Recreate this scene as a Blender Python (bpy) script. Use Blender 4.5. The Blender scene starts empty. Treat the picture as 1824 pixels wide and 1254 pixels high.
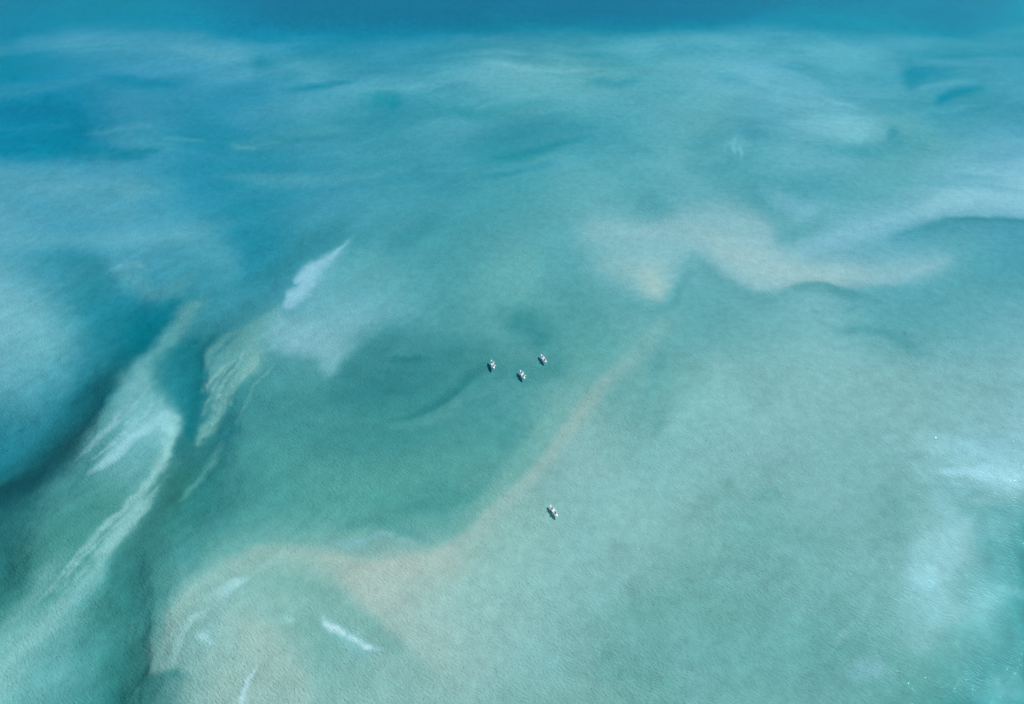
import bpy, bmesh, math, random
import numpy as np
from mathutils import Vector, Matrix

# ------------------------------------------------------------------ camera, sky, sun, exposure
R = math.radians
scene = bpy.context.scene
H = 165.0                       # drone height above the water
PITCH = 45.0                    # degrees below the horizon
FPX = 1232.0                    # focal length in photo pixels (photo is 1824 wide)
cam_d = bpy.data.cameras.new('camera')
cam_d.sensor_width = 36.0
cam_d.lens = 36.0 * FPX / 1824.0
cam_d.clip_start = 1.0
cam_d.clip_end = 20000.0
cam = bpy.data.objects.new('camera', cam_d)
cam.location = (0, 0, H)
cam.rotation_euler = (R(90 - PITCH), 0, 0)
scene.collection.objects.link(cam)
scene.camera = cam

SUN_EL, SUN_AZ = 46.0, 71.0     # azimuth clockwise from the camera's forward direction (+Y)
world = bpy.data.worlds.new('World')
scene.world = world
world.use_nodes = True
wn = world.node_tree
wn.nodes.clear()
sky = wn.nodes.new('ShaderNodeTexSky')
sky.sky_type = 'NISHITA'
sky.sun_disc = False
sky.sun_elevation = R(SUN_EL)
sky.sun_rotation = R(SUN_AZ)
sky.altitude = 0
sky.air_density = 1.0
sky.dust_density = 0.3
sky.ozone_density = 5.0
bg = wn.nodes.new('ShaderNodeBackground')
bg.inputs['Strength'].default_value = 0.115
wo = wn.nodes.new('ShaderNodeOutputWorld')
wn.links.new(sky.outputs[0], bg.inputs['Color'])
wn.links.new(bg.outputs[0], wo.inputs['Surface'])

sun_d = bpy.data.lights.new('sun', 'SUN')
sun_d.energy = 4.45
sun_d.angle = R(0.53)
sun_d.color = (1.0, 0.965, 0.91)
sun = bpy.data.objects.new('sun', sun_d)
sdir = Vector((math.sin(R(SUN_AZ)) * math.cos(R(SUN_EL)), math.cos(R(SUN_AZ)) * math.cos(R(SUN_EL)), math.sin(R(SUN_EL))))
sun.rotation_euler = sdir.to_track_quat('Z', 'Y').to_euler()
sun.location = sdir * 300
scene.collection.objects.link(sun)

scene.view_settings.view_transform = 'Standard'
scene.view_settings.look = 'None'
scene.view_settings.exposure = 0.0
scene.view_settings.gamma = 1.0
scene.view_settings.use_curve_mapping = False

# ------------------------------------------------------------------ helpers
def link(o, parent=None):
    scene.collection.objects.link(o)
    if parent is not None:
        o.parent = parent
    return o

def new_mat(name):
    m = bpy.data.materials.new(name)
    m.use_nodes = True
    m.node_tree.nodes.clear()
    return m, m.node_tree

def simple_mat(name, color, rough=0.5, var=0.08, scale=8.0, bump=0.0, spec=0.5):
    m, nt = new_mat(name)
    N, L = nt.nodes, nt.links
    tc = N.new('ShaderNodeTexCoord')
    nz = N.new('ShaderNodeTexNoise')
    nz.inputs['Scale'].default_value = scale
    nz.inputs['Detail'].default_value = 4
    L.new(tc.outputs['Object'], nz.inputs['Vector'])
    mx = N.new('ShaderNodeMix'); mx.data_type = 'RGBA'
    L.new(nz.outputs['Fac'], mx.inputs['Factor'])
    mx.inputs['A'].default_value = tuple(c * (1 - var) for c in color) + (1,)
    mx.inputs['B'].default_value = tuple(min(1, c * (1 + var)) for c in color) + (1,)
    bs = N.new('ShaderNodeBsdfPrincipled')
    L.new(mx.outputs['Result'], bs.inputs['Base Color'])
    bs.inputs['Roughness'].default_value = rough
    bs.inputs['Specular IOR Level'].default_value = spec
    if bump:
        b = N.new('ShaderNodeBump'); b.inputs['Strength'].default_value = bump
        b.inputs['Distance'].default_value = 0.01
        L.new(nz.outputs['Fac'], b.inputs['Height']); L.new(b.outputs[0], bs.inputs['Normal'])
    out = N.new('ShaderNodeOutputMaterial')
    L.new(bs.outputs[0], out.inputs['Surface'])
    return m

# photo pixel <-> water plan
CP, SP = math.cos(R(PITCH)), math.sin(R(PITCH))
def chart_of(x, y, z=0.0):
    """plan position (metres) -> survey coordinates in which the colour notes below were taken"""
    dz = H - z
    depth = y * CP + dz * SP
    return 912 + FPX * x / depth, 627 + FPX * (dz * CP - y * SP) / depth
def plan_of(u, v, z=0.0):
    a, b = (u - 912) / FPX, (v - 627) / FPX
    down = b * CP + SP
    fwd = CP - b * SP
    t = (H - z) / down
    return a * t, fwd * t

# ------------------------------------------------------------------ value noise
def lattice(seed, n=256):
    return np.random.RandomState(seed).rand(n, n).astype(np.float32) * 2 - 1
def vnoise(x, y, seed):
    T = lattice(seed)
    xi, yi = np.floor(x), np.floor(y)
    fx, fy = x - xi, y - yi
    xi = xi.astype(np.int64) & 255; yi = yi.astype(np.int64) & 255
    fx = fx * fx * fx * (fx * (fx * 6 - 15) + 10); fy = fy * fy * fy * (fy * (fy * 6 - 15) + 10)
    x1 = (xi + 1) & 255; y1 = (yi + 1) & 255
    a = T[yi, xi] * (1 - fx) + T[yi, x1] * fx
    b = T[y1, xi] * (1 - fx) + T[y1, x1] * fx
    return a * (1 - fy) + b * fy
def fbm(x, y, seed, octv=4, gain=0.5):
    s = 0; a = 1.0; t = 0
    for k in range(octv):
        c, sn = math.cos(0.6 * k + 0.3), math.sin(0.6 * k + 0.3)
        s = s + a * vnoise((x * c - y * sn) * 2 ** k + 17.3 * k, (x * sn + y * c) * 2 ** k + 5.1 * k, seed + k)
        t += a; a *= gain
    return s / t

# ------------------------------------------------------------------ colour notes of the shoals
GRID = [
 [(14,130,165),(22,134,168),(22,135,166),(10,130,165),(0,122,160),(0,120,158),(0,117,155),(0,116,154),(0,117,155),(0,118,156),(0,120,158),(2,124,160),(5,128,162),(8,130,163),(12,132,162),(8,128,160),(25,140,168)],
 [(22,138,168),(38,145,178),(50,150,182),(55,152,182),(45,148,178),(52,152,178),(60,155,180),(66,160,180),(88,168,183),(84,168,180),(70,162,176),(78,165,182),(85,168,188),(72,162,180),(48,150,170),(38,145,165),(50,152,174)],
 [(8,128,160),(16,132,160),(50,147,172),(38,142,165),(40,145,168),(56,154,172),(55,152,168),(66,158,172),(55,152,165),(65,158,168),(72,162,172),(85,168,175),(90,170,180),(100,176,186),(80,165,172),(70,160,172),(75,162,178)],
 [(78,162,178),(72,160,178),(60,155,172),(40,145,165),(36,142,160),(50,148,165),(58,152,163),(56,152,161),(62,156,162),(82,167,171),(90,170,174),(92,170,174),(74,161,165),(78,164,169),(78,163,166),(100,175,180),(122,184,196)],
 [(76,161,172),(50,148,162),(66,156,170),(52,148,161),(35,140,155),(60,152,160),(70,158,163),(66,156,159),(82,164,165),(82,165,166),(108,177,179),(95,170,171),(110,176,178),(104,173,177),(90,170,178),(80,165,170),(70,158,165)],
 [(98,171,181),(55,148,160),(22,126,140),(44,141,150),(60,150,158),(90,166,172),(90,167,171),(70,155,155),(84,163,160),(74,156,154),(92,168,166),(88,165,165),(100,172,170),(104,174,174),(82,163,165),(88,166,168),(98,171,174)],
 [(76,159,170),(30,132,146),(60,146,152),(34,128,136),(60,148,150),(65,152,152),(50,141,141),(55,144,144),(72,155,155),(98,169,165),(92,166,163),(114,178,175),(120,180,178),(124,182,180),(121,180,178),(119,180,180),(120,180,181)],
 [(30,130,145),(34,115,122),(80,159,160),(38,120,122),(62,150,148),(68,152,150),(64,150,147),(68,152,150),(74,156,153),(126,180,176),(114,177,173),(122,182,180),(122,180,178),(115,176,174),(118,178,177),(124,182,183),(134,188,192)],
 [(34,108,111),(58,142,140),(74,154,151),(46,132,130),(68,152,150),(75,158,153),(78,160,155),(80,160,156),(122,178,172),(125,182,178),(125,182,178),(118,178,174),(110,174,170),(115,176,174),(108,172,170),(114,177,179),(84,159,158)],
 [(38,122,120),(75,155,150),(42,128,127),(90,162,158),(120,178,172),(136,183,176),(150,186,180),(145,186,180),(133,184,180),(124,181,177),(118,178,174),(108,174,170),(108,173,170),(108,174,170),(114,176,176),(116,177,180),(60,146,143)],
 [(85,162,160),(78,158,155),(40,125,123),(116,175,171),(142,185,179),(112,176,170),(135,182,178),(148,186,182),(130,182,178),(118,178,174),(105,172,168),(100,170,167),(98,170,167),(98,170,168),(103,173,171),(92,166,164),(48,138,135)],
 [(92,166,166),(72,155,155),(38,125,125),(125,178,174),(145,186,182),(125,180,175),(125,180,176),(130,182,177),(120,178,174),(115,176,172),(105,172,167),(100,170,166),(100,170,166),(98,168,166),(88,163,161),(62,146,145),(45,130,130)],
]
GRID = np.array(GRID, dtype=np.float64)
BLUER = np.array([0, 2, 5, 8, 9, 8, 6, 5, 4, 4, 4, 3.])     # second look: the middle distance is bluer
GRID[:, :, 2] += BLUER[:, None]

# strokes: (colour, opacity, [(x, y, softness on the left of travel, softness on the right), ...])
ST = []
def S(col, op, *pts):
    my = sum(p[1] for p in pts) / len(pts)
    r_, g_, b_ = col
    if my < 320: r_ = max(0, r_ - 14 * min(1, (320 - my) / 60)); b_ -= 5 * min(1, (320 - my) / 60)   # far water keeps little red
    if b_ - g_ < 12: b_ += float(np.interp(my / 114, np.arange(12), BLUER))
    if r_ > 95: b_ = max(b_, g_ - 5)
    col = (r_, g_, b_)
    pts = [p if len(p) == 4 else (p[0], p[1], p[2], p[2]) for p in pts]
    if pts[-1][0] < pts[0][0]:      # widths are noted upstream side first
        pts = [(a, b, d, c) for a, b, c, d in pts]
    ST.append((col, op, pts))
def P(col, op, *pts):           # soft-edged patch: (x, y, softness of the edge there), clockwise or not
    S(col, op, *[(a, b, c, c) for a, b, c in pts])
    ST[-1] = ST[-1][:2] + ([(a, b, c, c) for a, b, c in pts], 'patch')
# --- far blue water and its pale plumes
S((0,115,158), .65, (420,14,50,34),(700,24,60,34),(900,24,60,34),(1120,14,60,30),(1400,-10,40,24))
S((0,118,157), .4, (-60,185,26),(40,182,14),(110,186,6))
S((12,126,160), .4, (-60,245,42,30),(60,250,34,24),(160,262,16),(240,272,10))
S((96,166,194), .5, (60,70,20),(230,85,30),(420,88,18))
S((100,172,196), .45, (330,95,22),(520,120,26),(680,170,20))
S((20,128,165), .45, (180,140,10),(260,150,10),(330,150,8))
S((30,132,165), .5, (470,95,16),(480,120,16),(540,140,10))
S((20,124,158), .5, (510,158,5),(570,152,6),(640,142,4))
S((98,168,192), .4, (140,226,5),(190,224,5),(250,219,5),(275,232,7))
S((70,155,182), .5, (190,240,14),(260,250,12),(320,252,8))
S((104,172,194), .45, (280,238,4),(310,242,4),(365,244,3))
S((110,176,198), .5, (424,253,6),(440,256,4),(470,258,3))
S((10,120,150), .45, (190,272,10),(230,270,8),(280,262,5))
S((20,124,155), .4, (480,240,8),(540,245,5),(610,238,5))
S((100,172,190), .35, (420,255,10),(520,240,14),(600,225,16),(700,200,18))
S((92,170,186), .4, (390,305,8),(480,315,12),(600,318,10),(720,300,8))
S((28,134,156), .5, (660,180,20),(700,182,18),(690,200,10))
S((105,176,196), .5, (640,165,6),(700,158,7),(780,155,6))
S((35,138,158), .5, (860,285,8),(930,275,8),(1010,258,6),(1060,250,6))
S((40,140,158), .5, (780,200,12),(860,206,9),(940,190,9),(1010,180,8))
S((30,136,158), .45, (860,310,6),(930,300,6),(1000,290,6))
S((128,188,208), .6, (870,116,6),(930,124,6),(1000,126,5),(1040,124,4))
S((110,180,200), .45, (800,125,18),(900,140,26),(1000,160,30),(860,180,24))
S((45,142,172), .5, (1040,148,8),(1100,150,7),(1140,140,5))
S((50,145,172), .4, (1270,130,10),(1300,136,10),(1340,145,6))
S((112,182,202), .5, (1060,90,20),(1260,78,24),(1460,90,24),(1600,120,18))
S((112,182,202), .45, (1080,95,10),(1200,110,14),(1330,130,14),(1460,190,14))
S((100,172,195), .45, (1380,150,26),(1480,110,26),(1620,80,20),(1850,60,22))
P((16,124,158), .7, (1630,112,8),(1665,116,16),(1695,124,16),(1660,150,12),(1642,162,7),(1628,158,6))
S((18,126,158), .7, (1670,190,5),(1686,176,8),(1710,165,9),(1738,158,8))
S((110,180,200), .55, (1605,205,7),(1680,200,7),(1740,192,6))
S((100,172,195), .5, (1640,165,6),(1680,150,6),(1730,142,7))
S((30,130,160), .45, (1570,232,10,10),(1580,250,12,12))
S((48,142,168), .35, (1590,92,12),(1700,95,10),(1824,110,16))
S((128,190,208), .75, (1460,215,24),(1500,232,30),(1540,245,24))
S((135,194,212), .5, (1468,176,8),(1490,182,6),(1530,196,4))
S((60,150,165), .5, (1440,262,18),(1530,270,14),(1620,262,18))
S((62,150,160), .45, (1240,290,20),(1340,330,40),(1400,350,30),(1530,300,24))
S((125,188,205), .6, (1300,235,14),(1316,250,14),(1330,262,10))
S((140,198,212), .6, (1313,240,3),(1310,262,4),(1314,278,2.5))
S((140,198,212), .6, (1322,262,3),(1326,282,3))
S((125,190,205), .4, (1291,262,3),(1293,276,2.5))
S((115,184,194), .65, (1370,340,14),(1430,375,26),(1470,368,20))
S((60,150,155), .5, (1130,350,22),(1170,375,24),(1190,390,14))
# --- teal body, left centre
S((98,172,188), .5, (-60,300,24),(60,320,32),(160,340,28),(300,330,18))
S((95,172,182), .45, (-40,430,16),(120,425,14),(300,420,14),(400,395,14))
S((88,168,178), .45, (300,400,30),(390,450,30),(400,490,20))
S((105,178,188), .5, (205,480,6),(240,470,7),(260,482,5))
S((88,166,178), .5, (200,480,16),(240,500,18),(270,522,14),(310,512,16),(340,490,10))
S((30,128,146), .5, (90,460,10),(180,470,16),(160,540,40),(230,600,40))
S((8,118,138), .6, (330,525,14),(270,570,26),(230,620,26))
S((112,184,196), .65, (-60,540,60),(10,560,60),(70,600,55),(100,660,30))
S((96,172,182), .45, (-60,650,60),(40,680,50),(90,690,40))
S((42,140,160), .5, (-60,770,70),(20,760,50),(60,740,40))
S((45,142,150), .5, (520,520,10),(620,440,14),(700,380,20),(800,330,20))
S((38,132,150), .55, (440,520,26),(500,480,26),(580,420,24),(640,380,20))
S((46,140,148), .6, (700,440,16),(750,400,20),(790,370,16))
S((95,175,168), .45, (860,520,30),(930,470,30),(900,560,30))
S((92,170,170), .4, (560,500,20),(640,470,30),(700,500,30))
# dark channel along the left
S((8,100,116), .75, (270,590,30,16),(235,640,34,14),(200,690,34,14),(150,740,34,16))
S((24,94,106), .8, (225,660,30,12),(185,700,34,12),(150,745,36,14),(110,795,34,22),(50,845,26,34),(-20,878,18,44),(-90,900,18,50))
S((20,74,80), .8, (165,750,12,14),(110,800,16,24),(50,846,14,28),(-10,872,9,34),(-80,890,8,40))
S((35,112,114), .65, (70,880,20),(20,930,30),(-40,1000,36))
S((40,118,118), .55, (30,960,10),(-10,1040,40),(-60,1100,50))
# pale tongue
P((94,168,170), .75, (327,537,8),(356,540,11),(315,590,16),(277,645,18),(290,700,12),(322,738,10),(318,775,8),(285,830,20),(230,860,30),(180,830,26),(145,800,20),(173,746,8),(223,687,8),(254,628,9),(290,580,8))
S((105,178,176), .45, (346,545,10,12),(310,590,11,14),(276,630,12,16),(255,665,16,18),(245,700,26,22))
S((108,180,182), .55, (252,660,14,20),(246,700,26,34),(258,740,30,36),(280,775,26,18),(285,800,20,10))
S((66,148,148), .6, (205,740,18),(170,790,24),(120,860,30),(80,920,30))
S((100,172,174), .6, (240,700,6),(205,745,9),(172,775,8),(140,810,7))
S((140,198,204), .95, (292,738,16),(262,762,12),(225,790,11),(190,825,9),(155,848,5))
S((126,190,194), .8, (290,720,22),(300,750,20),(296,775,16))
S((130,192,196), .4, (240,735,2.5),(222,757,2))
S((130,192,190), .95, (312,745,16,6),(306,790,14,7),(280,835,9,8),(250,870,7,7),(215,910,6,6),(180,945,5,5),(140,985,5,6))
S((132,194,192), .95, (262,880,9),(240,915,11),(205,960,12),(180,1000,9))
S((118,186,184), .95, (205,965,9),(170,1025,12),(120,1075,17),(60,1130,26),(0,1200,40),(-60,1270,40))
S((104,177,174), .75, (120,985,9),(60,1050,16),(10,1120,20),(-50,1190,26))
S((60,146,142), .6, (210,870,24),(150,930,30),(90,990,26))
S((40,124,124), .5, (60,1010,16),(20,1070,16),(-40,1130,20))
S((96,172,176), .5, (200,1000,12),(140,1080,22),(100,1160,26),(60,1254,40))
S((66,150,154), .6, (190,1100,16),(150,1180,24),(140,1270,30))
# second dark channel
S((22,122,138), .7, (330,600,22),(340,660,24),(342,700,14))
S((16,100,112), .85, (378,600,8,10),(362,640,12,8),(354,690,15,9),(338,750,14,12),(322,790,12,14))
S((38,112,112), .7, (330,790,12,14),(312,840,20,26),(292,900,22,26),(262,960,26,26),(240,1020,34,30))
S((36,106,98), .5, (320,850,14),(310,890,16),(330,830,10))
S((46,126,125), .6, (250,1000,34),(226,1090,40),(228,1170,44),(240,1254,50))
S((34,108,106), .5, (236,1130,16),(246,1190,26),(262,1230,30))
S((88,162,168), .4, (232,1100,2.5),(228,1130,3),(232,1150,3))
S((40,128,126), .5, (400,780,14),(360,860,18),(320,920,18),(290,980,24))
S((30,118,126), .55, (420,720,20),(400,780,18),(360,850,14))
S((90,168,160), .55, (392,790,8),(376,820,9),(352,850,6),(320,888,3))
# white plume and its cloud
P((28,128,142), .6, (277,628,14),(345,605,14),(366,660,8),(345,756,10),(316,724,10),(284,683,14))
S((92,170,176), .6, (630,420,5),(600,460,12),(570,520,18),(620,520,30))
P((92,166,164), .8, (491,547,5),(480,606,7),(472,642,6),(440,680,6),(404,708,7),(376,756,5),(350,792,5),(356,760,4),(382,700,6),(372,690,5),(364,690,3),(372,660,4),(368,645,3),(374,618,4),(414,597,4),(455,569,4))
P((112,180,184), .8, (495,547,6),(523,562,16),(605,556,24),(655,560,26),(636,600,16),(609,648,9),(583,668,6),(556,640,9),(516,635,9),(480,622,9),(474,583,9))
P((142,196,206), .88, (620,430,3),(597,457,5),(575,480,7),(556,515,8),(536,537,7),(507,548,4),(505,519,3),(527,508,3),(522,500,3),(532,483,4),(559,465,4),(591,449,3))
S((124,188,200), .6, (500,590,18),(530,606,24),(560,600,22),(590,622,18),(596,648,10))
S((72,156,158), .35, (505,650,10),(545,660,12),(575,685,8))
S((44,134,136), .75, (592,692,8),(620,665,14),(655,630,20),(700,600,24),(740,590,26))
S((55,145,150), .55, (376,650,3),(400,618,4),(432,596,4))
S((112,180,174), .6, (462,600,10),(446,640,14),(425,668,9))
S((118,184,180), .6, (412,640,2.5),(388,664,3),(367,690,3))
S((44,130,134), .45, (420,645,3),(398,672,4),(385,690,3))
S((112,180,174), .6, (446,650,9),(415,688,7),(394,715,5),(374,748,5),(352,785,5))
S((30,112,122), .5, (368,640,4),(372,668,3),(362,715,5))
for dx_, dy_, w_, o_ in ((0, 0, 3, .6), (14, 10, 2.5, .5), (-16, 6, 2.5, .45), (30, -4, 3, .5), (44, 22, 2.5, .35)):
    S((128,188,182), o_, (440+dx_,622+dy_,w_),(418+dx_,655+dy_,w_),(398+dx_,690+dy_,w_ + 1),(378+dx_,724+dy_,w_))
for dx_, dy_, w_, o_ in ((0, 0, 3, .55), (-22, 14, 3, .5), (-8, -26, 2.5, .45), (18, 12, 3, .5), (-40, -6, 2.5, .4), (-60, 18, 3, .35)):
    S((134,194,196), o_, (275+dx_,715+dy_,w_),(248+dx_,748+dy_,w_ + 1),(214+dx_,780+dy_,w_ + 1),(182+dx_,806+dy_,w_))
for dx_, dy_, w_, o_ in ((0, 0, 3, .6), (16, 6, 4, .55), (-18, 4, 3, .5), (-34, 22, 3, .4), (30, -16, 3, .4)):
    S((130,192,190), o_, (268+dx_,860+dy_,w_),(232+dx_,908+dy_,w_ + 1),(190+dx_,955+dy_,w_ + 1),(140+dx_,1005+dy_,w_ + 1),(96+dx_,1050+dy_,w_))
# centre darks
S((42,130,132), .75, (560,720,16),(640,700,26),(720,680,26),(800,650,24))
S((32,118,120), .8, (690,640,6),(725,638,8),(760,637,4))
S((44,134,136), .55, (640,690,10),(700,660,28),(780,630,30),(850,620,20))
S((38,128,128), .95, (700,746,4,4),(750,738,9,4),(800,708,12,5),(840,672,12,7),(870,650,10,10))
S((88,166,162), .45, (690,760,8),(760,750,10),(830,712,14))
S((44,136,136), .8, (900,560,22),(945,585,30),(980,620,24))
S((50,140,138), .5, (800,660,26),(850,640,30),(900,625,26))
S((54,143,142), .6, (900,660,20),(960,670,20),(1010,640,16))
S((52,142,142), .55, (480,760,20),(560,780,30),(660,780,26),(760,760,20))
S((48,138,140), .4, (420,680,22),(470,720,30),(560,730,30))
S((88,170,164), .4, (560,860,30),(700,850,26),(800,830,22),(880,800,20))
S((60,148,144), .55, (690,915,16),(760,900,16),(830,890,14),(880,850,10))
S((62,148,148), .45, (600,940,8),(680,930,10),(770,962,6))
S((116,182,186), .6, (590,966,5),(640,966,6),(690,950,6),(740,972,5))
S((52,142,144), .5, (420,900,20),(360,950,26),(300,1010,22))
# teal bay edge fades into the bar
S((110,178,168), .55, (1030,700,22,10),(980,770,22,10),(920,850,24,10),(860,915,24,10),(780,960,18,10))
# sandbar
S((118,176,170), .5, (1200,570,12),(1140,620,20),(1090,668,24))
S((142,183,176), .7, (1120,640,10,18),(1090,664,10,18),(1045,715,9,20),(1005,770,8,22),(965,825,8,24),(920,875,8,28),(870,920,8,40),(820,958,10,50),(760,988,12,60))
S((157,182,175), .38, (1075,685,8),(1048,718,9),(1008,774,9),(968,830,10),(925,880,11),(872,926,13),(820,965,15))
S((163,186,173), .85, (860,950,14,30),(810,975,12,50),(740,1002,12,60),(660,1003,10,60),(590,992,12,40),(520,986,14,30))
S((168,187,174), .85, (740,1050,36),(700,1070,44),(660,1050,34),(640,1020,20),(800,1000,24))
S((160,188,178), .6, (700,1110,40),(760,1130,44),(800,1190,50))
S((140,180,170), .75, (560,985,10,30),(480,984,12,30),(420,1000,12,30),(370,1035,12,28),(320,1080,11,26),(290,1130,10,30),(285,1180,8,26))
S((106,172,164), .75, (440,1045,20),(520,1035,26),(590,1060,24),(630,1100,22),(690,1150,18),(760,1200,18))
S((110,174,166), .5, (440,1090,20),(520,1100,30),(600,1150,30),(640,1200,30))
S((142,186,178), .6, (400,1140,26),(460,1150,34),(520,1160,26))
S((150,186,176), .65, (380,1200,30),(410,1240,34),(440,1280,30))
S((152,186,180), .6, (515,1190,20),(528,1230,22),(524,1280,22))
S((130,184,172), .5, (610,1230,40),(700,1240,40))
S((158,185,175), .55, (420,1110,30),(470,1160,44),(500,1230,50))
S((138,186,182), .4, (780,1090,50),(840,1140,60),(820,1200,50))
S((132,188,186), .6, (350,1040,14),(385,1050,16),(410,1035,14))
S((168,212,216), .95, (366,1066,9),(388,1056,11),(410,1040,8),(428,1030,4))
S((165,210,212), 1, (366,1086,4),(342,1104,6),(322,1122,6),(314,1145,6),(304,1178,8))
P((46,124,122), .4, (208,1090,22),(252,1129,20),(252,1161,14),(274,1200,9),(312,1206,9),(325,1270,16),(219,1270,16),(208,1183,20))
P((132,182,175), .55, (383,997,12),(306,1063,13),(274,1123,13),(257,1172,12),(279,1198,8),(306,1194,8),(323,1156,12),(356,1101,16),(420,1050,16))
S((128,184,178), .4, (270,1150,10,14),(275,1185,8,14),(300,1185,12),(312,1150,8))
S((40,126,126), .5, (285,1206,6),(310,1204,8),(330,1215,10))
S((158,205,208), .8, (350,1130,6),(366,1142,5),(380,1150,4))
S((120,186,190), .7, (570,1098,6),(600,1130,9),(630,1155,12),(660,1162,8),(680,1160,3))
S((182,218,222), 1, (572,1094,4),(582,1110,8),(600,1125,6),(625,1142,5),(650,1156,6),(676,1160,3))
S((180,216,220), 1, (452,1194,3.5),(443,1215,5),(436,1235,6),(428,1262,8))
S((158,205,204), .8, (500,1096,6),(515,1102,5))
S((140,190,190), .4, (610,1040,6),(612,1050,5))
# shallow shelf, lower right
S((110,176,170), .5, (1160,640,12),(1120,710,16),(1075,790,16),(1100,830,18))
S((72,152,156), .4, (1172,642,14),(1160,665,10))
S((78,158,156), .45, (1150,690,8),(1170,690,10))
S((82,160,156), .4, (1165,762,10),(1180,755,8))
S((130,190,184), .45, (1180,780,8,20),(1240,720,8,24),(1290,670,8,26))
S((132,190,188), .45, (1275,640,14),(1300,700,30),(1340,750,30))
S((138,190,180), .4, (940,1000,50),(880,1080,60),(960,920,40))
S((86,164,162), .45, (1350,880,8),(1385,878,8),(1350,886,5))
S((98,170,166), .5, (1280,900,30),(1360,960,40),(1420,980,40),(1480,940,30))
S((130,190,190), .4, (1370,970,10),(1420,985,12),(1456,1000,5))
S((98,170,162), .5, (1080,1110,30),(1200,1080,40),(1380,1120,40))
S((90,165,158), .4, (1080,1180,14),(1090,1200,10),(1260,1235,8))
S((125,188,190), .5, (990,1170,14),(1000,1190,18))
S((88,164,160), .45, (1080,1170,10),(1096,1168,5))
S((118,184,178), .5, (1480,1150,6),(1520,1105,7),(1560,1060,8))
S((150,200,202), .65, (1600,790,12),(1660,790,16),(1730,815,26),(1800,830,38),(1880,830,50))
S((140,194,198), .5, (1690,870,18),(1740,880,26),(1800,880,26))
S((166,211,219), .9, (1655,836,5),(1720,838,10),(1780,846,20),(1850,850,26))
S((140,196,204), .6, (1680,790,10),(1740,800,20),(1824,800,26))
S((138,194,200), .4, (1560,770,8),(1600,800,8),(1660,860,6))
S((98,170,172), .5, (1680,890,8),(1750,880,6),(1640,870,6))
S((82,160,160), .6, (1700,895,10),(1750,920,18),(1800,900,10))
S((152,202,206), .8, (1688,925,36),(1685,965,44),(1658,1010,40),(1648,1055,34))
S((152,206,214), .7, (1624,1035,10),(1650,1045,12),(1670,1048,6))
S((132,192,195), .6, (1640,1090,32),(1630,1140,26),(1690,1090,30),(1780,1060,20))
S((128,190,200), .55, (1520,1195,20),(1545,1190,18),(1570,1200,12))
S((66,150,148), .6, (1760,950,24),(1790,1000,30),(1824,980,30))
S((46,136,134), .6, (1850,930,30),(1850,1060,30),(1840,1160,36),(1760,1240,30),(1700,1290,30))
S((98,172,170), .5, (1740,1010,16),(1720,1060,24),(1770,1100,20))
# --- sands of the upper right
P((146,189,187), .74, (1060,395,22),(1150,402,10),(1230,378,25),(1310,372,25),(1370,400,16),(1388,440,12),(1440,462,14),(1530,470,14),(1620,462,18),(1690,464,18),(1640,500,12),(1560,511,5),(1480,508,4),(1440,502,5),(1390,516,8),(1340,516,8),(1290,490,12),(1250,455,14),(1210,445,18),(1160,430,18),(1100,428,20),(1040,420,22))
P((148,189,184), .6, (1085,445,26),(1130,446,28),(1190,450,20),(1200,480,12),(1190,518,6),(1177,537,4),(1150,530,5),(1110,502,10),(1065,472,20))
S((162,193,188), .65, (1245,415,16),(1300,445,24),(1370,478,24),(1450,490,16),(1540,488,12))
S((172,195,184), .7, (1150,480,14),(1162,505,18),(1174,527,8))
S((74,158,158), .55, (1085,535,6),(1120,545,10),(1150,555,8),(1200,545,8),(1215,505,8),(1235,480,10))
S((72,156,157), .45, (1235,460,10,6),(1270,490,14,10),(1320,518,9,16),(1370,528,6,22),(1410,526,6,14))
S((62,150,150), .6, (1385,520,4,5),(1425,507,4,14),(1460,506,4,14),(1500,518,5,12),(1560,535,8,12))
S((72,156,160), .55, (1390,400,26),(1400,420,18),(1460,398,18),(1490,410,10))
S((126,190,198), .6, (1440,440,16),(1500,420,18),(1580,400,20),(1650,385,16))
P((116,182,191), .7, (1440,440,20),(1500,385,26),(1600,345,30),(1700,292,30),(1900,270,30),(1900,388,3),(1790,389,3),(1700,388,4),(1660,395,5),(1600,414,7),(1540,425,10),(1480,450,16))
S((140,197,209), .7, (1620,385,10),(1700,358,20),(1780,345,26),(1860,345,28))
P((60,150,160), .72, (1590,420,8),(1640,402,4),(1690,391,3),(1800,392,3),(1900,391,3),(1900,450,26),(1800,432,22),(1700,422,16),(1630,426,12))
S((40,134,148), .5, (1680,392,4),(1740,392,4),(1800,395,5),(1870,396,5))
S((70,156,166), .45, (1860,440,20),(1780,430,16))
S((64,150,152), .55, (1490,590,6),(1540,586,9),(1590,600,10),(1640,630,12))
S((70,154,158), .35, (1500,555,5),(1540,548,8))
S((40,128,134), .4, (1612,590,2.5),(1610,597,3))
S((6,112,128), .6, (348,604,5),(351,607,4))
S((6,118,134), .6, (30,764,3),(37,762,3.5))
S((66,146,148), .4, (1445,553,3),(1456,559,3))

def spline(pts, n=7):
    P = np.array(pts, float)
    if len(P) < 3:
        return P
    Q = np.vstack([2 * P[0] - P[1], P, 2 * P[-1] - P[-2]])
    out = []
    for i in range(1, len(Q) - 2):
        for k in range(n):
            t = k / n
            out.append(0.5 * (2 * Q[i] + (Q[i+1] - Q[i-1]) * t + (2*Q[i-1] - 5*Q[i] + 4*Q[i+1] - Q[i+2]) * t*t + (3*Q[i] - Q[i-1] - 3*Q[i+1] + Q[i+2]) * t**3))
    out.append(Q[-2])
    out = np.array(out)
    out[:, 2:] = np.maximum(out[:, 2:], 1.5)
    return out

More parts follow.
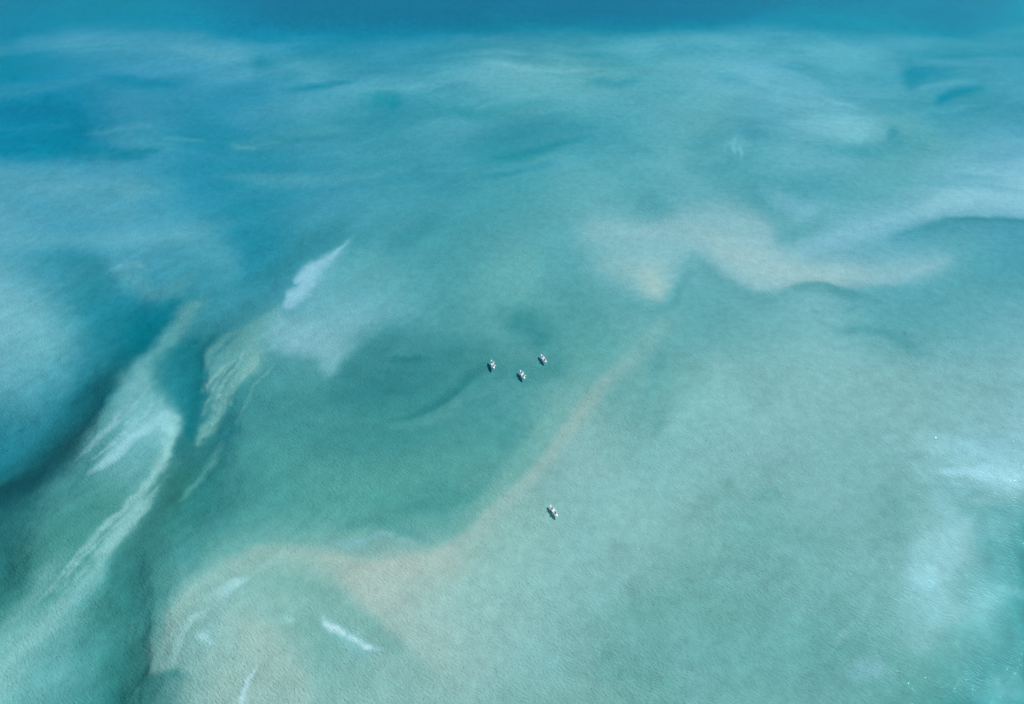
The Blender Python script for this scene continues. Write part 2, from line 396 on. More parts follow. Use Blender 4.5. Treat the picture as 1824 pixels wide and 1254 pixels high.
def cubw(t):
    return [-.5*t**3 + t*t - .5*t, 1.5*t**3 - 2.5*t*t + 1, -1.5*t**3 + 2*t*t + .5*t, .5*t**3 - .5*t*t]

def survey_grid(u, v):
    gx = np.clip(u / 114.0, 0, 15.999); gy = np.clip(v / 114.0, 0, 10.999)
    ix, iy = np.floor(gx).astype(int), np.floor(gy).astype(int)
    wx, wy = cubw(gx - ix), cubw(gy - iy)
    col = np.zeros(u.shape + (3,))
    for j in range(4):
        for i in range(4):
            c = GRID[np.clip(iy + j - 1, 0, 11), np.clip(ix + i - 1, 0, 16)]
            col += c * (wx[i] * wy[j])[..., None]
    return col

def survey_colour(u, v, rag=None):
    """colour of water + bottom (display values 0..255) at survey coordinates"""
    col = survey_grid(u, v)
    order = np.argsort(v, kind='stable'); vs = v[order]
    for c, op, pts, *patch in ST:
        P = spline(list(pts) + [pts[0]], 4) if patch else spline(pts)
        K = 2.3
        m = max(P[:, 2].max(), P[:, 3].max()) * K
        lo, hi = np.searchsorted(vs, [P[:, 1].min() - m, P[:, 1].max() + m])
        idx = order[lo:hi]
        idx = idx[(u[idx] > P[:, 0].min() - m) & (u[idx] < P[:, 0].max() + m)]
        if len(idx) == 0:
            continue
        x, y = u[idx], v[idx]
        if patch:
            inside = np.zeros(len(idx), bool); dmin = np.full(len(idx), 1e9); soft = np.ones(len(idx))
            for a, b in zip(P[:-1], P[1:]):
                dx, dy = b[0] - a[0], b[1] - a[1]
                L2 = dx * dx + dy * dy + 1e-9
                t = np.clip(((x - a[0]) * dx + (y - a[1]) * dy) / L2, 0, 1)
                d = np.hypot(x - a[0] - t * dx, y - a[1] - t * dy)
                m2 = d < dmin; dmin = np.where(m2, d, dmin); soft = np.where(m2, a[2] + (b[2] - a[2]) * t, soft)
                cross = (a[1] > y) != (b[1] > y)
                inside ^= cross & (x < dx * (y - a[1]) / (dy if abs(dy) > 1e-9 else 1e-9) + a[0])
            al = op * .5 * (1 + np.tanh(.85 * np.where(inside, dmin, -dmin) / soft))
            col[idx] += (np.array(c, float) - col[idx]) * al[:, None]
            continue
        best = np.full(len(idx), 9.0); fade = np.zeros(len(idx))
        SL = np.concatenate([[0], np.cumsum(np.hypot(*np.diff(P[:, :2], axis=0).T))]); TL = SL[-1]
        for si, (a, b) in enumerate(zip(P[:-1], P[1:])):
            dx, dy = b[0] - a[0], b[1] - a[1]
            L2 = dx * dx + dy * dy + 1e-9
            t = np.clip(((x - a[0]) * dx + (y - a[1]) * dy) / L2, 0, 1)
            ex, ey = x - a[0] - t * dx, y - a[1] - t * dy
            side = dx * ey - dy * ex          # > 0 : right of travel (y points down)
            wl, wr = a[2] + (b[2] - a[2]) * t, a[3] + (b[3] - a[3]) * t
            s = np.clip(side / (np.sqrt((ex*ex + ey*ey) * L2) + 1e-9) * 2.0, -1, 1) * .5 + .5
            w = wl * (1 - s) + wr * s
            q = np.sqrt(ex*ex + ey*ey) / w
            along = (SL[si] + t * (SL[si + 1] - SL[si])) / TL
            f = np.minimum(np.clip(along / .22, 0, 1), np.clip((1 - along) / .22, 0, 1))
            fade = np.where(q < best, f, fade)
            best = np.minimum(best, q)
        al = op * (.45 + .55 * fade * fade * (3 - 2 * fade)) * np.exp(-0.5 * (best * 1.15) ** 2 * (1 + 0.25 * best * best))
        if rag is not None and P[:, 2:].max() <= 9 and P[:, 1].mean() > 420:     # thin strands are broken up
            al = np.clip(al * np.clip(1.1 + 1.3 * rag[idx], .2, 1.5), 0, 1)
        col[idx] += (np.array(c, float) - col[idx]) * al[:, None]
    return col

def to_lin(c):
    c = np.clip(c, 0, 255) / 255.0
    return np.where(c <= 0.04045, c / 12.92, ((c + 0.055) / 1.055) ** 2.4)

def water_colours(x, yy, u, v):
    # wisps: currents comb the edges of the shoals
    wx = fbm(x / 26, yy / 20, 11, 4) * 5 + fbm(x / 5.5, yy / 7, 31, 3) * 2.2
    wy = fbm(x / 26 + 40, yy / 20, 21, 4) * 5 + fbm(x / 5.5 + 9, yy / 7, 41, 3) * 2.2
    sc = np.clip(150.0 / (yy * .7 + 40), .5, 1.6)
    farw = 1 / (1 + np.exp((v - 360) / 45))
    wx = wx * sc * 1.7 + fbm(x / 70, yy / 60, 13, 3) * 22 * farw
    wy = wy * sc * 1.1 + fbm(x / 70 + 9, yy / 60, 14, 3) * 9 * farw
    f2 = np.clip(60.0 / (yy * .35 + 30), .4, 1.3)
    f2 = f2 * (1 + .9 / (1 + np.exp((u - 640) / 60)))
    wx = wx + (fbm(x / 2.6, yy / 3.4, 33, 4, .65) * 3.2 + fbm(x / 9, yy / 9, 35, 3) * 4) * f2
    wy = wy + (fbm(x / 2.6, yy / 3.4, 34, 3) * 2.2 + fbm(x / 9, yy / 9, 36, 3) * 3) * f2
    rag = fbm(x / 2.4, yy / 2.4, 37, 4, .7)
    col = survey_colour(u + wx, v + wy, rag)
    # combed streaks following the current (down-left to up-right) and cloudy mottling
    ca, sa = math.cos(R(52)), math.sin(R(52))
    sx, sy = x * ca + yy * sa, -x * sa + yy * ca
    warp = fbm(x / 60, yy / 60, 77, 3) * 14
    streak = fbm(sx / 46, (sy + warp) / 6.5, 51, 4)
    strand = fbm(sx / 30, (sy + warp * .5) / 1.9, 53, 4, .6)
    left = 1 / (1 + np.exp((u - 640) / 90)) * 1 / (1 + np.exp(-(v - 420) / 60))
    cloud = fbm(x / 34, yy / 24, 61, 5, .6)
    fine = fbm(x / 4.5, yy / 3.2, 71, 4, .65)
    # drifting silt veils over the far water
    w1 = fbm(x / 90, yy / 90, 101, 3) * 30
    veil = fbm((x + w1) / 62 - yy / 260, (yy + w1) / 26, 91, 4, .52)
    shelf = 1 / (1 + np.exp(-(u - 900) / 80)) / (1 + np.exp(-(v - 620) / 60))
    mott = fbm((x + w1) / 9, (yy + w1) / 7, 111, 5, .68)
    k = np.clip(veil, 0, 1) * .5 * farw * np.clip((v - 30) / 50, 0.12, 1) + np.clip(mott - .08, 0, 1) * .55 * shelf
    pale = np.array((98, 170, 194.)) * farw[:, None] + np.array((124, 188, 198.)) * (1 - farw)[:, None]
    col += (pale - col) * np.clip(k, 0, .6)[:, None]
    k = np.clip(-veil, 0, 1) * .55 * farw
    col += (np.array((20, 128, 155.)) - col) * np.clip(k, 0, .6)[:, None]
    col[:, 0] += 12 * np.clip((col[:, 0] - 12) / 35, 0, 1) * np.clip((160 - col[:, 0]) / 45, 0, 1)
    col[:, 1] += 4.0; col[:, 2] += 2.5 + 1.0 * np.clip((col[:, 0] - 95) / 40, 0, 1)
    lin = to_lin(col)
    gain = 1 + streak * (.03 + .11 * left) + strand * .05 * left + cloud * .05 + fine * .04 - np.clip(-mott, 0, 1) * .16 * shelf
    lin *= gain[:, None]
    lin[:, 0] *= 1 + .25 * (gain - 1)
    return lin, fine, wx, wy


# ------------------------------------------------------------------ sea bed
def axis(segments):
    out = [segments[0][0]]
    for a, b, s0, s1 in segments:
        x = a
        while x < b - 1e-6:
            t = (x - a) / (b - a)
            x = min(b, x + s0 + (s1 - s0) * t)
            out.append(x)
    return np.array(out)
xh = axis([(0, 110, .5, .5), (110, 420, .5, 1.3), (420, 3500, 1.5, 500)])
xs = np.concatenate([-xh[:0:-1], xh])
ys = axis([(40, 200, .45, .6), (200, 560, .6, 2.0), (560, 4000, 2.2, 500)])
ys = np.concatenate([np.array([-3000, -1000, -300, -100, -40, 0, 20, 30, 36.]), ys])
X, Y = np.meshgrid(xs, ys)
nx, ny = len(xs), len(ys)
x, y = X.ravel(), Y.ravel()

yy = np.maximum(y, 20.0)
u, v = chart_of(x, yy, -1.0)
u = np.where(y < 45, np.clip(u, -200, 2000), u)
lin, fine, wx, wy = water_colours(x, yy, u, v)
base = survey_grid(u + wx * 2, v + wy * 2)[:, 0]
depth = np.interp(base, [0, 25, 55, 80, 120, 165], [6.0, 3.0, 1.3, .88, .72, .45])
depth = depth + .05 * fine

# noted colours are as seen through the water in this daylight; back to the albedo of bottom and silt
LV = [0, 120, 250, 500, 1254]
LIGHT = np.stack([np.interp(v, LV, q) for q in ((.595, .615, .635, .653, .655), (.93, .96, .99, 1.015, 1.02), (1.01, 1.045, 1.08, 1.11, 1.115))], 1)
SHEEN = np.stack([np.interp(v, LV, q) for q in ((.015, .009, .004, .002, .001), (.042, .026, .012, .004, .002), (.082, .052, .026, .009, .004))], 1)
alb = np.clip((lin - SHEEN) / LIGHT, 0.003, 0.72)

def grid_mesh(name, xs, ys, z, cols=None):
    nx, ny = len(xs), len(ys)
    X, Y = np.meshgrid(xs, ys)
    co = np.empty((nx * ny, 3), np.float32)
    co[:, 0] = X.ravel(); co[:, 1] = Y.ravel(); co[:, 2] = z
    i = np.arange(nx * ny).reshape(ny, nx)
    quads = np.stack([i[:-1, :-1], i[:-1, 1:], i[1:, 1:], i[1:, :-1]], -1).reshape(-1).astype(np.int32)
    me = bpy.data.meshes.new(name)
    me.vertices.add(nx * ny); me.vertices.foreach_set('co', co.ravel())
    nf = len(quads) // 4
    me.loops.add(nf * 4); me.loops.foreach_set('vertex_index', quads)
    me.polygons.add(nf); me.polygons.foreach_set('loop_start', np.arange(0, nf * 4, 4, dtype=np.int32))
    me.polygons.foreach_set('use_smooth', np.ones(nf, bool))
    me.update(calc_edges=True)
    if cols is not None:
        at = me.color_attributes.new('sediment', 'FLOAT_COLOR', 'POINT')
        at.data.foreach_set('color', np.concatenate([cols, np.ones((len(cols), 1))], 1).astype(np.float32).ravel())
    return me

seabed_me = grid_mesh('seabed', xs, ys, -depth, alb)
seabed = link(bpy.data.objects.new('seabed', seabed_me))
seabed['kind'] = 'structure'

m, nt = new_mat('seabed_sand')
N, L = nt.nodes, nt.links
at = N.new('ShaderNodeAttribute'); at.attribute_name = 'sediment'
geo = N.new('ShaderNodeNewGeometry')
def mapping(scale, rot=0.0):
    mp = N.new('ShaderNodeMapping'); mp.vector_type = 'TEXTURE'; mp.inputs['Scale'].default_value = scale
    mp.inputs['Rotation'].default_value = (0, 0, rot)
    L.new(geo.outputs['Position'], mp.inputs['Vector']); return mp
def noise(mp, scale, detail, rough=.6):
    n = N.new('ShaderNodeTexNoise'); n.inputs['Scale'].default_value = scale
    n.inputs['Detail'].default_value = detail; n.inputs['Roughness'].default_value = rough
    L.new(mp.outputs[0], n.inputs['Vector']); return n
mp1 = mapping((1, 1, 1))
mp2 = mapping((1.9, .8, 1), R(-33))
n1 = noise(mp1, .35, 6, .7)
n2 = noise(mp2, 1.6, 4, .68)
n3 = noise(mapping((2.6, 1.1, 1), R(-25)), .03, 3, .6)
wr = N.new('ShaderNodeMapRange'); wr.inputs['From Min'].default_value = .35; wr.inputs['From Max'].default_value = .62
wr.inputs['To Min'].default_value = .14; wr.inputs['To Max'].default_value = .36
L.new(n3.outputs['Fac'], wr.inputs['Value'])
mr = N.new('ShaderNodeMapRange'); mr.inputs['From Min'].default_value = .3; mr.inputs['From Max'].default_value = .7
mr.inputs['To Min'].default_value = .90; mr.inputs['To Max'].default_value = 1.10
L.new(n1.outputs['Fac'], mr.inputs['Value'])
mul = N.new('ShaderNodeVectorMath'); mul.operation = 'SCALE'
L.new(at.outputs['Color'], mul.inputs[0]); L.new(mr.outputs[0], mul.inputs['Scale'])
bp = N.new('ShaderNodeBump'); bp.inputs['Strength'].default_value = 1.0; L.new(wr.outputs[0], bp.inputs['Distance'])
L.new(n2.outputs['Fac'], bp.inputs['Height'])
df = N.new('ShaderNodeBsdfDiffuse')
L.new(mul.outputs[0], df.inputs['Color']); L.new(bp.outputs[0], df.inputs['Normal'])
out = N.new('ShaderNodeOutputMaterial'); L.new(df.outputs[0], out.inputs['Surface'])
seabed_me.materials.append(m)

# ------------------------------------------------------------------ water surface
wxs = axis([(-3400, 3400, 40, 40)]); wys = axis([(-2900, 3900, 40, 40)])
water_me = grid_mesh('sea_water', wxs, wys, 0.0)
water = link(bpy.data.objects.new('sea_water', water_me))
water['kind'] = 'structure'
m, nt = new_mat('water')
N, L = nt.nodes, nt.links
geo = N.new('ShaderNodeNewGeometry')
mpA = mapping((1.8, .85, 1), R(-28))
mpB = mapping((1.3, .85, 1), R(-10))
wA = noise(mpA, .7, 2, .5)
wB = noise(mpB, 2.5, 1, .5)
ad = N.new('ShaderNodeMath'); ad.operation = 'MULTIPLY_ADD'; ad.inputs[1].default_value = .35
L.new(wA.outputs['Fac'], ad.inputs[0]); L.new(wB.outputs['Fac'], ad.inputs[2])
bp = N.new('ShaderNodeBump'); bp.inputs['Strength'].default_value = 1.0; bp.inputs['Distance'].default_value = .094
L.new(ad.outputs[0], bp.inputs['Height'])
fr = N.new('ShaderNodeFresnel'); fr.inputs['IOR'].default_value = 1.25
L.new(bp.outputs[0], fr.inputs['Normal'])
tr = N.new('ShaderNodeBsdfTransparent'); tr.inputs['Color'].default_value = (.80, .97, .98, 1)
gl = N.new('ShaderNodeBsdfGlossy'); gl.inputs['Roughness'].default_value = .03; gl.inputs['Color'].default_value = (.27, .80, .98, 1)
L.new(bp.outputs[0], gl.inputs['Normal'])
mx = N.new('ShaderNodeMixShader')
L.new(fr.outputs[0], mx.inputs[0]); L.new(tr.outputs[0], mx.inputs[1]); L.new(gl.outputs[0], mx.inputs[2])
out = N.new('ShaderNodeOutputMaterial'); L.new(mx.outputs[0], out.inputs['Surface'])
water_me.materials.append(m)
# ------------------------------------------------------------------ kayaks, paddlers, paddles
M_hull = simple_mat('white_plastic_hull', (.84, .84, .83), .35, .03, 3.0)
M_well = simple_mat('seat_well_plastic', (.74, .73, .71), .5, .06, 9.0)
M_seat = simple_mat('grey_seat_pad', (.50, .50, .50), .8, .12, 14.0, .3)
M_strap = simple_mat('black_rubber', (.02, .02, .022), .7, .1, 20.0)
M_skin = simple_mat('paddler_skin', (.58, .43, .36), .55, .07, 10.0)  # even pale skin tone with slight random variation
M_hairs = [simple_mat('dark_hair', (.022, .016, .013), .6, .3, 40.0, .4), simple_mat('brown_hair', (.07, .042, .026), .6, .3, 40.0, .4)]
M_cloth = {k: simple_mat(k + '_cloth', c, .85, .10, 18.0, .3) for k, c in dict(
    black=(.015, .016, .018), grey=(.50, .50, .50), rose=(.62, .50, .48), charcoal=(.18, .185, .19), slate=(.33, .37, .38)).items()}
M_short = simple_mat('pale_cloth', (.45, .46, .47), .85, .12, 18.0, .3)
M_blade = simple_mat('pale_paddle_blade', (.78, .80, .80), .4, .03, 6.0)
M_shaft = simple_mat('grey_paddle_shaft', (.30, .31, .32), .4, .05, 6.0)

def mesh_from(name, verts, faces, mat, smooth=True):
    me = bpy.data.meshes.new(name)
    me.from_pydata([tuple(p) for p in verts], [], faces)
    for p in me.polygons:
        p.use_smooth = smooth
    me.materials.append(mat)
    bm = bmesh.new(); bm.from_mesh(me)
    bmesh.ops.recalc_face_normals(bm, faces=bm.faces)
    bm.to_mesh(me); bm.free(); me.update()
    return me

def tube_mesh(name, pts, rad, mat, n=8, flat=1.0):
    P = [Vector(p) for p in pts]
    vs, fs = [], []
    for i, p in enumerate(P):
        t = (P[min(i + 1, len(P) - 1)] - P[max(i - 1, 0)]).normalized()
        a = t.orthogonal().normalized() if abs(t.z) > .95 else t.cross(Vector((0, 0, 1))).normalized()
        b = t.cross(a)
        r = rad[i] if isinstance(rad, (list, tuple)) else rad
        for k in range(n):
            q = 2 * math.pi * k / n
            vs.append(p + a * math.cos(q) * r + b * math.sin(q) * r * flat)
    for i in range(len(P) - 1):
        for k in range(n):
            fs.append((i*n+k, i*n+(k+1) % n, (i+1)*n+(k+1) % n, (i+1)*n+k))
    fs.append(tuple(range(n))); fs.append(tuple(range((len(P)-1)*n, len(P)*n)))
    return mesh_from(name, vs, fs, mat)

LEN, BEAM = 4.4, .96
SEATS = (.70, -.92)             # hip positions, front and rear paddler (bow = +Y)
def half_beam(t):               # t in -1..1
    return BEAM / 2 * max(0.0, 1 - abs(t) ** 2.3) ** .80
def well(y):                    # depth of the two foot-and-seat wells
    d = 0
    for s in SEATS:
        c = s + .38
        d = max(d, 1 / (1 + math.exp((abs(y - c) - .63) / .045)))
    return d
def hull_mesh():
    vs, fs = [], []
    NS, NR = 61, 20
    for i in range(NS):
        t = -1 + 2 * i / (NS - 1)
        t = math.copysign(abs(t) ** .9, t)
        yv = t * LEN / 2
        w = max(half_beam(t), .012)
        rise = .16 * abs(t) ** 3
        keel = -.10 + rise * 1.1
        deck = .24 + rise * .8
        wl = well(yv)
        for k in range(NR):
            q = 2 * math.pi * k / NR
            cx, cz = math.cos(q), math.sin(q)
            if cz < 0:          # underside: rounded chine
                X_, Z_ = w * math.copysign(abs(cx) ** .6, cx), (deck - .07) + (keel - deck + .07) * abs(cz) ** .8
            else:               # deck: gunwale then crowned top with wells
                X_ = w * math.copysign(abs(cx) ** .7, cx)
                Z_ = (deck - .07) + .09 * cz ** .5
                inner = 1 / (1 + math.exp((abs(X_) / w - .62) / .05))
                Z_ -= .17 * wl * inner
            vs.append((X_, yv, Z_))
    for i in range(NS - 1):
        for k in range(NR):
            fs.append((i*NR+k, i*NR+(k+1) % NR, (i+1)*NR+(k+1) % NR, (i+1)*NR+k))
    fs.append(tuple(range(NR))); fs.append(tuple(range((NS-1)*NR, NS*NR)))
    return mesh_from('kayak_hull', vs, fs, M_hull)
def seat_mesh():                # pad with a raised curved backrest
    bm = bmesh.new()
    prof = [(.24, .02), (.12, .045), (0, .04), (-.10, .05), (-.17, .10), (-.21, .22), (-.24, .33)]
    rows = []
    for th in (0, .035):
        for (py, pz) in prof:
            r = []
            for k in range(7):
                a = -1 + k / 3
                r.append(bm.verts.new((a * (.21 - .04 * (pz > .2)), py + .06 * a * a * (pz > .08), pz + th + .02 * a * a)))
            rows.append(r)
    n = len(prof)
    for base, fl in ((0, 1), (n, 0)):
        for i in range(n - 1):
            for k in range(6):
                bm.faces.new((rows[base+i][k], rows[base+i][k+1], rows[base+i+1][k+1], rows[base+i+1][k]))
    for i in range(n - 1):
        for k in (0, 6):
            bm.faces.new((rows[i][k], rows[i+1][k], rows[n+i+1][k], rows[n+i][k]))
    for i in (0, n - 1):
        for k in range(6):
            bm.faces.new((rows[i][k], rows[i][k+1], rows[n+i][k+1], rows[n+i][k]))
    bmesh.ops.recalc_face_normals(bm, faces=bm.faces)
    me = bpy.data.meshes.new('kayak_seat'); bm.to_mesh(me); bm.free()
    for p in me.polygons: p.use_smooth = True
    me.materials.append(M_seat)
    return me
hull_me, seat_me = hull_mesh(), seat_mesh()
handle_me = tube_mesh('carry_handle', [(-.09, 0, 0), (-.07, 0, .05), (.07, 0, .05), (.09, 0, 0)], .014, M_strap, 6)
hatch_me = None
bm = bmesh.new()
bmesh.ops.create_cone(bm, cap_ends=True, segments=20, radius1=.12, radius2=.105, depth=.03)
hatch_me = bpy.data.meshes.new('hatch_cover'); bm.to_mesh(hatch_me); bm.free(); hatch_me.materials.append(M_well)

def mk(name, me, parent, loc=(0, 0, 0), rz=0.0):
    o = bpy.data.objects.new(name, me); link(o, parent)
    o.location = loc; o.rotation_euler = (0, 0, rz)
    return o
def empty(name, loc, rz, label, cat, group):
    o = bpy.data.objects.new(name, None); link(o)
    o.location = loc; o.rotation_euler = (0, 0, rz)
    o['label'] = label; o['category'] = cat; o['group'] = group
    return o

# --- a seated paddler, one continuous skinned body (origin at the hip on the seat, facing +Y)
HIPZ = .10
def skinned(name, verts, edges, radii, root, sub=2):
    me = bpy.data.meshes.new(name); me.from_pydata(verts, edges, [])
    o = bpy.data.objects.new(name, me); link(o)
    sk = o.modifiers.new('skin', 'SKIN'); sk.use_smooth_shade = True
    for i, r in enumerate(radii):
        sv = me.skin_vertices[0].data[i]; sv.radius = (r if isinstance(r, tuple) else (r, r)); sv.use_root = (i == root)
    ss = o.modifiers.new('sub', 'SUBSURF'); ss.levels = sub; ss.render_levels = sub
    dg = bpy.context.evaluated_depsgraph_get()
    out = bpy.data.meshes.new_from_object(o.evaluated_get(dg))
    bpy.data.objects.remove(o); bpy.data.meshes.remove(me)
    return out

def paddle_line(s):             # top hand, lower hand, blade (s = side of the blade)
    top = Vector((s * -.10, .40, HIPZ + .66)); blade = Vector((s * .80, .30, .02))
    low = top.lerp(blade, .42)
    return top, low, blade
def body_mesh(s):
    top, low, blade = paddle_line(s)
    V_, E_, R_ = [], [], []
    def add(p, r, prev=None):
        V_.append(tuple(p)); R_.append(r)
        if prev is not None: E_.append((prev, len(V_) - 1))
        return len(V_) - 1
    z = HIPZ
    pel = add((0, 0, z), (.15, .12))
    wst = add((0, .02, z + .18), (.135, .10), pel)
    chs = add((0, .05, z + .36), (.165, .115), wst)
    nb = add((0, .06, z + .50), (.10, .075), chs)
    nk = add((0, .075, z + .57), .055, nb)
    hd = add((0, .09, z + .66), (.078, .088), nk)
    hd2 = add((0, .095, z + .74), (.082, .096), hd)
    add((0, .09, z + .80), (.055, .065), hd2)
    for g in (-1, 1):
        sh = add((g * .17, .06, z + .45), .062, chs)
        hand = low if g == s else top
        shp = Vector(V_[sh])
        mid = shp.lerp(hand, .5) + Vector((g * .07, -.03, -.10))
        ua = add(shp.lerp(mid, .5), .050, sh)
        el = add(mid, .042, ua)
        fa = add(mid.lerp(hand, .45), .038, el)
        wr = add(mid.lerp(hand, .86), .026, fa)
        add(hand + Vector((0, 0, .012)), (.040, .022), wr)
        hp = add((g * .10, .06, z - .01), .098, pel)
        kn = add((g * .19, .44, z + .16), .062, hp)
        kk = add((g * .19, .50, z + .13), .056, kn)
        ca = add((g * .175, .68, z + .02), .054, kk)
        an = add((g * .15, .88, z - .06), .036, ca)
        ft = add((g * .16, .93, z - .05), .038, an)
        add((g * .175, .985, z + .07), .028, ft)
    me = skinned('paddler_body', V_, E_, R_, pel)
    bm = bmesh.new(); bm.from_mesh(me)
    # face: brow, nose, chin, ears as sculpted offsets
    hc = Vector((0, .095, z + .70))
    for vv in bm.verts:
        d = vv.co - hc
        if d.length < .13 and d.y > .03:
            vv.co.y += .022 * math.exp(-((d.x / .014) ** 2 + ((d.z + .005) / .022) ** 2))
            vv.co.y -= .010 * math.exp(-(((abs(d.x) - .032) / .014) ** 2 + ((d.z - .015) / .013) ** 2))
            vv.co.y += .008 * math.exp(-((d.x / .025) ** 2 + ((d.z + .075) / .02) ** 2))
        if d.length < .13 and abs(d.x) > .05:
            vv.co.x += math.copysign(.014, d.x) * math.exp(-((d.y / .018) ** 2 + (d.z / .028) ** 2))
    # fingers: four bent chains and a thumb on each hand, curled round the shaft
    shaft = (blade - top).normalized()
    for g in (-1, 1):
        hand = low if g == s else top
        fw = Vector((0, 1, 0)); fw = (fw - shaft * fw.dot(shaft)).normalized(); up = shaft.cross(fw).normalized()
        if up.z < 0: up = -up
        for k, ln in enumerate((.9, 1.0, .95, .78)):
            base = hand + shaft * (k - 1.5) * .021 + up * .018 - fw * .005
            pts = [base, base + fw * .030 * ln + up * .004, base + fw * .042 * ln - up * .024, base + fw * .018 * ln - up * .046]
            t = tube_mesh('finger', pts, [.0095, .009, .0082, .0065], M_skin, 6)
            bm.from_mesh(t); bpy.data.meshes.remove(t)
        base = hand + up * .008 - fw * .018 - shaft * .03
        t = tube_mesh('thumb', [base, base - up * .022 - shaft * .004, base - up * .042 + fw * .014, base - up * .046 + fw * .032], [.012, .011, .010, .008], M_skin, 6)
        bm.from_mesh(t); bpy.data.meshes.remove(t)
    bm.to_mesh(me); bm.free()
    me.materials.clear(); me.materials.append(M_skin)
    for p in me.polygons: p.use_smooth = True; p.material_index = 0
    return me
def shell(me, name, test, off, mat):
    bm = bmesh.new(); bm.from_mesh(me); bm.normal_update()
    dele = [f for f in bm.faces if not test(f.calc_center_median())]
    bmesh.ops.delete(bm, geom=dele, context='FACES')
    seen, best = set(), []          # keep the one connected piece of cloth or hair
    for v0 in bm.verts:
        if v0 in seen: continue
        isl, st_ = [], [v0]; seen.add(v0)
        while st_:
            q = st_.pop(); isl.append(q)
            for e in q.link_edges:
                w_ = e.other_vert(q)
                if w_ not in seen: seen.add(w_); st_.append(w_)
        if len(isl) > len(best): best = isl
    best = set(best)
    bmesh.ops.delete(bm, geom=[q for q in bm.verts if q not in best], context='VERTS')
    bm.normal_update()
    for vv in bm.verts: vv.co += vv.normal * off
    out = bpy.data.meshes.new(name); bm.to_mesh(out); bm.free()
    out.materials.clear(); out.materials.append(mat)
    return out
BODY = {}
for s in (-1, 1):
    b = body_mesh(s)
    zt = HIPZ
    is_shirt = lambda c: (zt + .06 < c.z < zt + .535 and c.y < .22 and abs(c.x) < .25)
    is_short = lambda c: (c.z <= zt + .20 and c.y < .36 and abs(c.x) < .27 and c.z > zt - .2 and not (c.z > zt + .075 and c.y < .12 and False))
    is_hair = lambda c: ((c - Vector((0, .09, zt + .70))).length < .16 and c.z > zt + .60 and (c.z > zt + .765 or c.y < .085))
    BODY[s] = dict(body=b,
        shirt={k: shell(b, 'paddler_shirt', is_shirt, .013, mm) for k, mm in M_cloth.items()},
        shorts=shell(b, 'paddler_shorts', is_short, .009, M_short),
        hair=[shell(b, 'paddler_hair', is_hair, .018, mm) for mm in M_hairs])

def paddle_meshes(s):
    top, low, blade = paddle_line(s)
    d = (blade - top).normalized()
    sh = tube_mesh('paddle_shaft', [top, blade - d * .20], .016, M_shaft, 8)
    a = d.cross(Vector((0, 0, 1))).normalized()
    grip = tube_mesh('paddle_grip', [top - a * .055 - d * .01, top - a * .02 - d * .018, top + a * .02 - d * .018, top + a * .055 - d * .01], [.013, .018, .018, .013], M_shaft, 8)
    n_ = a.cross(d).normalized()
    vs, fs = [], []
    prof = [(-.26, .02), (-.18, .07), (-.08, .115), (.06, .13), (.17, .125), (.24, .10), (.27, .055)]
    for side in (1, -1):
        for (l, w) in prof:
            for k in (-1, -.5, 0, .5, 1):
                vs.append(blade + d * l + a * (w * k) + n_ * (side * .010 * (1 - abs(k) * .6) + .02 * k * k))
    n = len(prof) * 5
    for off in (0, n):
        for i in range(len(prof) - 1):
            for k in range(4):
                q = off + i * 5 + k
                fs.append((q, q + 1, q + 6, q + 5))
    for i in range(len(prof) - 1):
        for k in (0, 4):
            q = i * 5 + k
            fs.append((q, q + 5, q + 5 + n, q + n))
    for base in (0, (len(prof) - 1) * 5):
        for k in range(4):
            fs.append((base + k, base + k + 1, base + k + 1 + n, base + k + n))
    return sh, grip, mesh_from('paddle_blade', vs, fs, M_blade)
PAD = {s: paddle_meshes(s) for s in (-1, 1)}

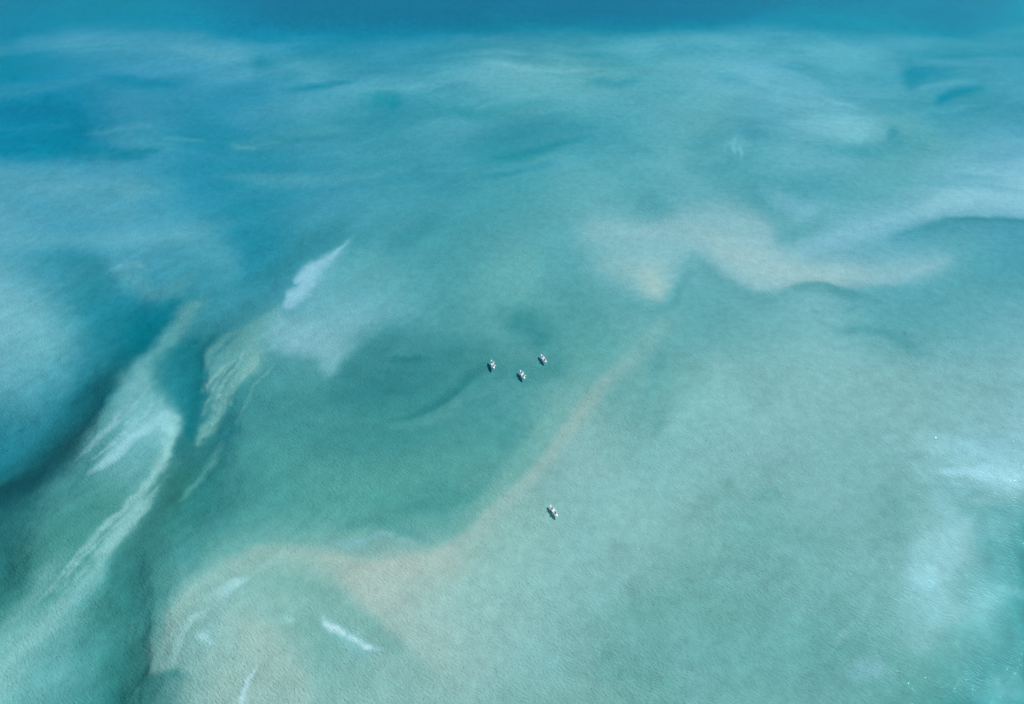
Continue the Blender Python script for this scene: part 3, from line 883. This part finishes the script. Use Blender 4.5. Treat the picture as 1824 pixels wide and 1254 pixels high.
# kayak: survey centre, heading, paddle side, (front shirt, hair), (rear shirt, hair), words
KAYAKS = [
 ((877.6, 649.2), 15.0, (1, 1), ('black', 0), ('rose', 1), 'leftmost of the three white kayaks grouped over the darker teal lagoon', 'leftmost kayak of the group of three'),
 ((930.7, 667.4), 20.5, (1, 1), ('grey', 1), ('slate', 0), 'middle and lowest of the three white kayaks grouped over the lagoon', 'middle kayak of the group of three'),
 ((968.6, 638.8), 22.5, (-1, -1), ('rose', 1), ('charcoal', 0), 'rightmost of the three white kayaks grouped over the darker teal lagoon', 'rightmost kayak of the group of three'),
 ((986.6, 910.3), 27.5, (-1, -1), ('grey', 0), ('black', 0), 'lone white kayak over the pale shallow shelf, right of the sandbar edge', 'lone kayak over the shallow shelf'),
]
WORD = dict(black='black', grey='light grey', rose='dusty pink', charcoal='dark grey', slate='slate grey')
for (c, hd, sides, fr_, re_, lab, where) in KAYAKS:
    px, py = plan_of(*c, .15)
    T = Matrix.Translation((px, py, 0)) @ Matrix.Rotation(R(hd), 4, 'Z')
    k = empty('kayak', (px, py, 0), R(hd), lab, 'kayak', 'white tandem kayaks on the water')
    mk('hull', hull_me, k)
    for sy in SEATS:
        mk('seat', seat_me, k, (0, sy, .075))
    for sy in (LEN / 2 - .16, -LEN / 2 + .16):
        mk('carry_handle', handle_me, k, (0, sy, .36))
    mk('hatch_cover', hatch_me, k, (0, 1.72 if hd < 25 else 1.70, .335))
    for sy, (shirt, hair), s, who in ((SEATS[0], fr_, sides[0], 'front'), (SEATS[1], re_, sides[1], 'rear')):
        loc = T @ Vector((0, sy, .10))
        rz = R(hd)
        p = empty('person', loc, rz, '%s paddler in %s top seated in the %s' % (who, WORD[shirt], where), 'person', 'paddlers seated in the kayaks')
        B = BODY[s]
        mk('body', B['body'], p); mk('shirt', B['shirt'][shirt], p); mk('shorts', B['shorts'], p); mk('hair', B['hair'][hair], p)
        q = empty('paddle', loc, rz, 'pale paddle held by the %s paddler of the %s' % (who, where), 'paddle', 'paddles held by the kayakers')
        for nm, me in zip(('shaft', 'grip', 'blade'), PAD[s]): mk(nm, me, q)
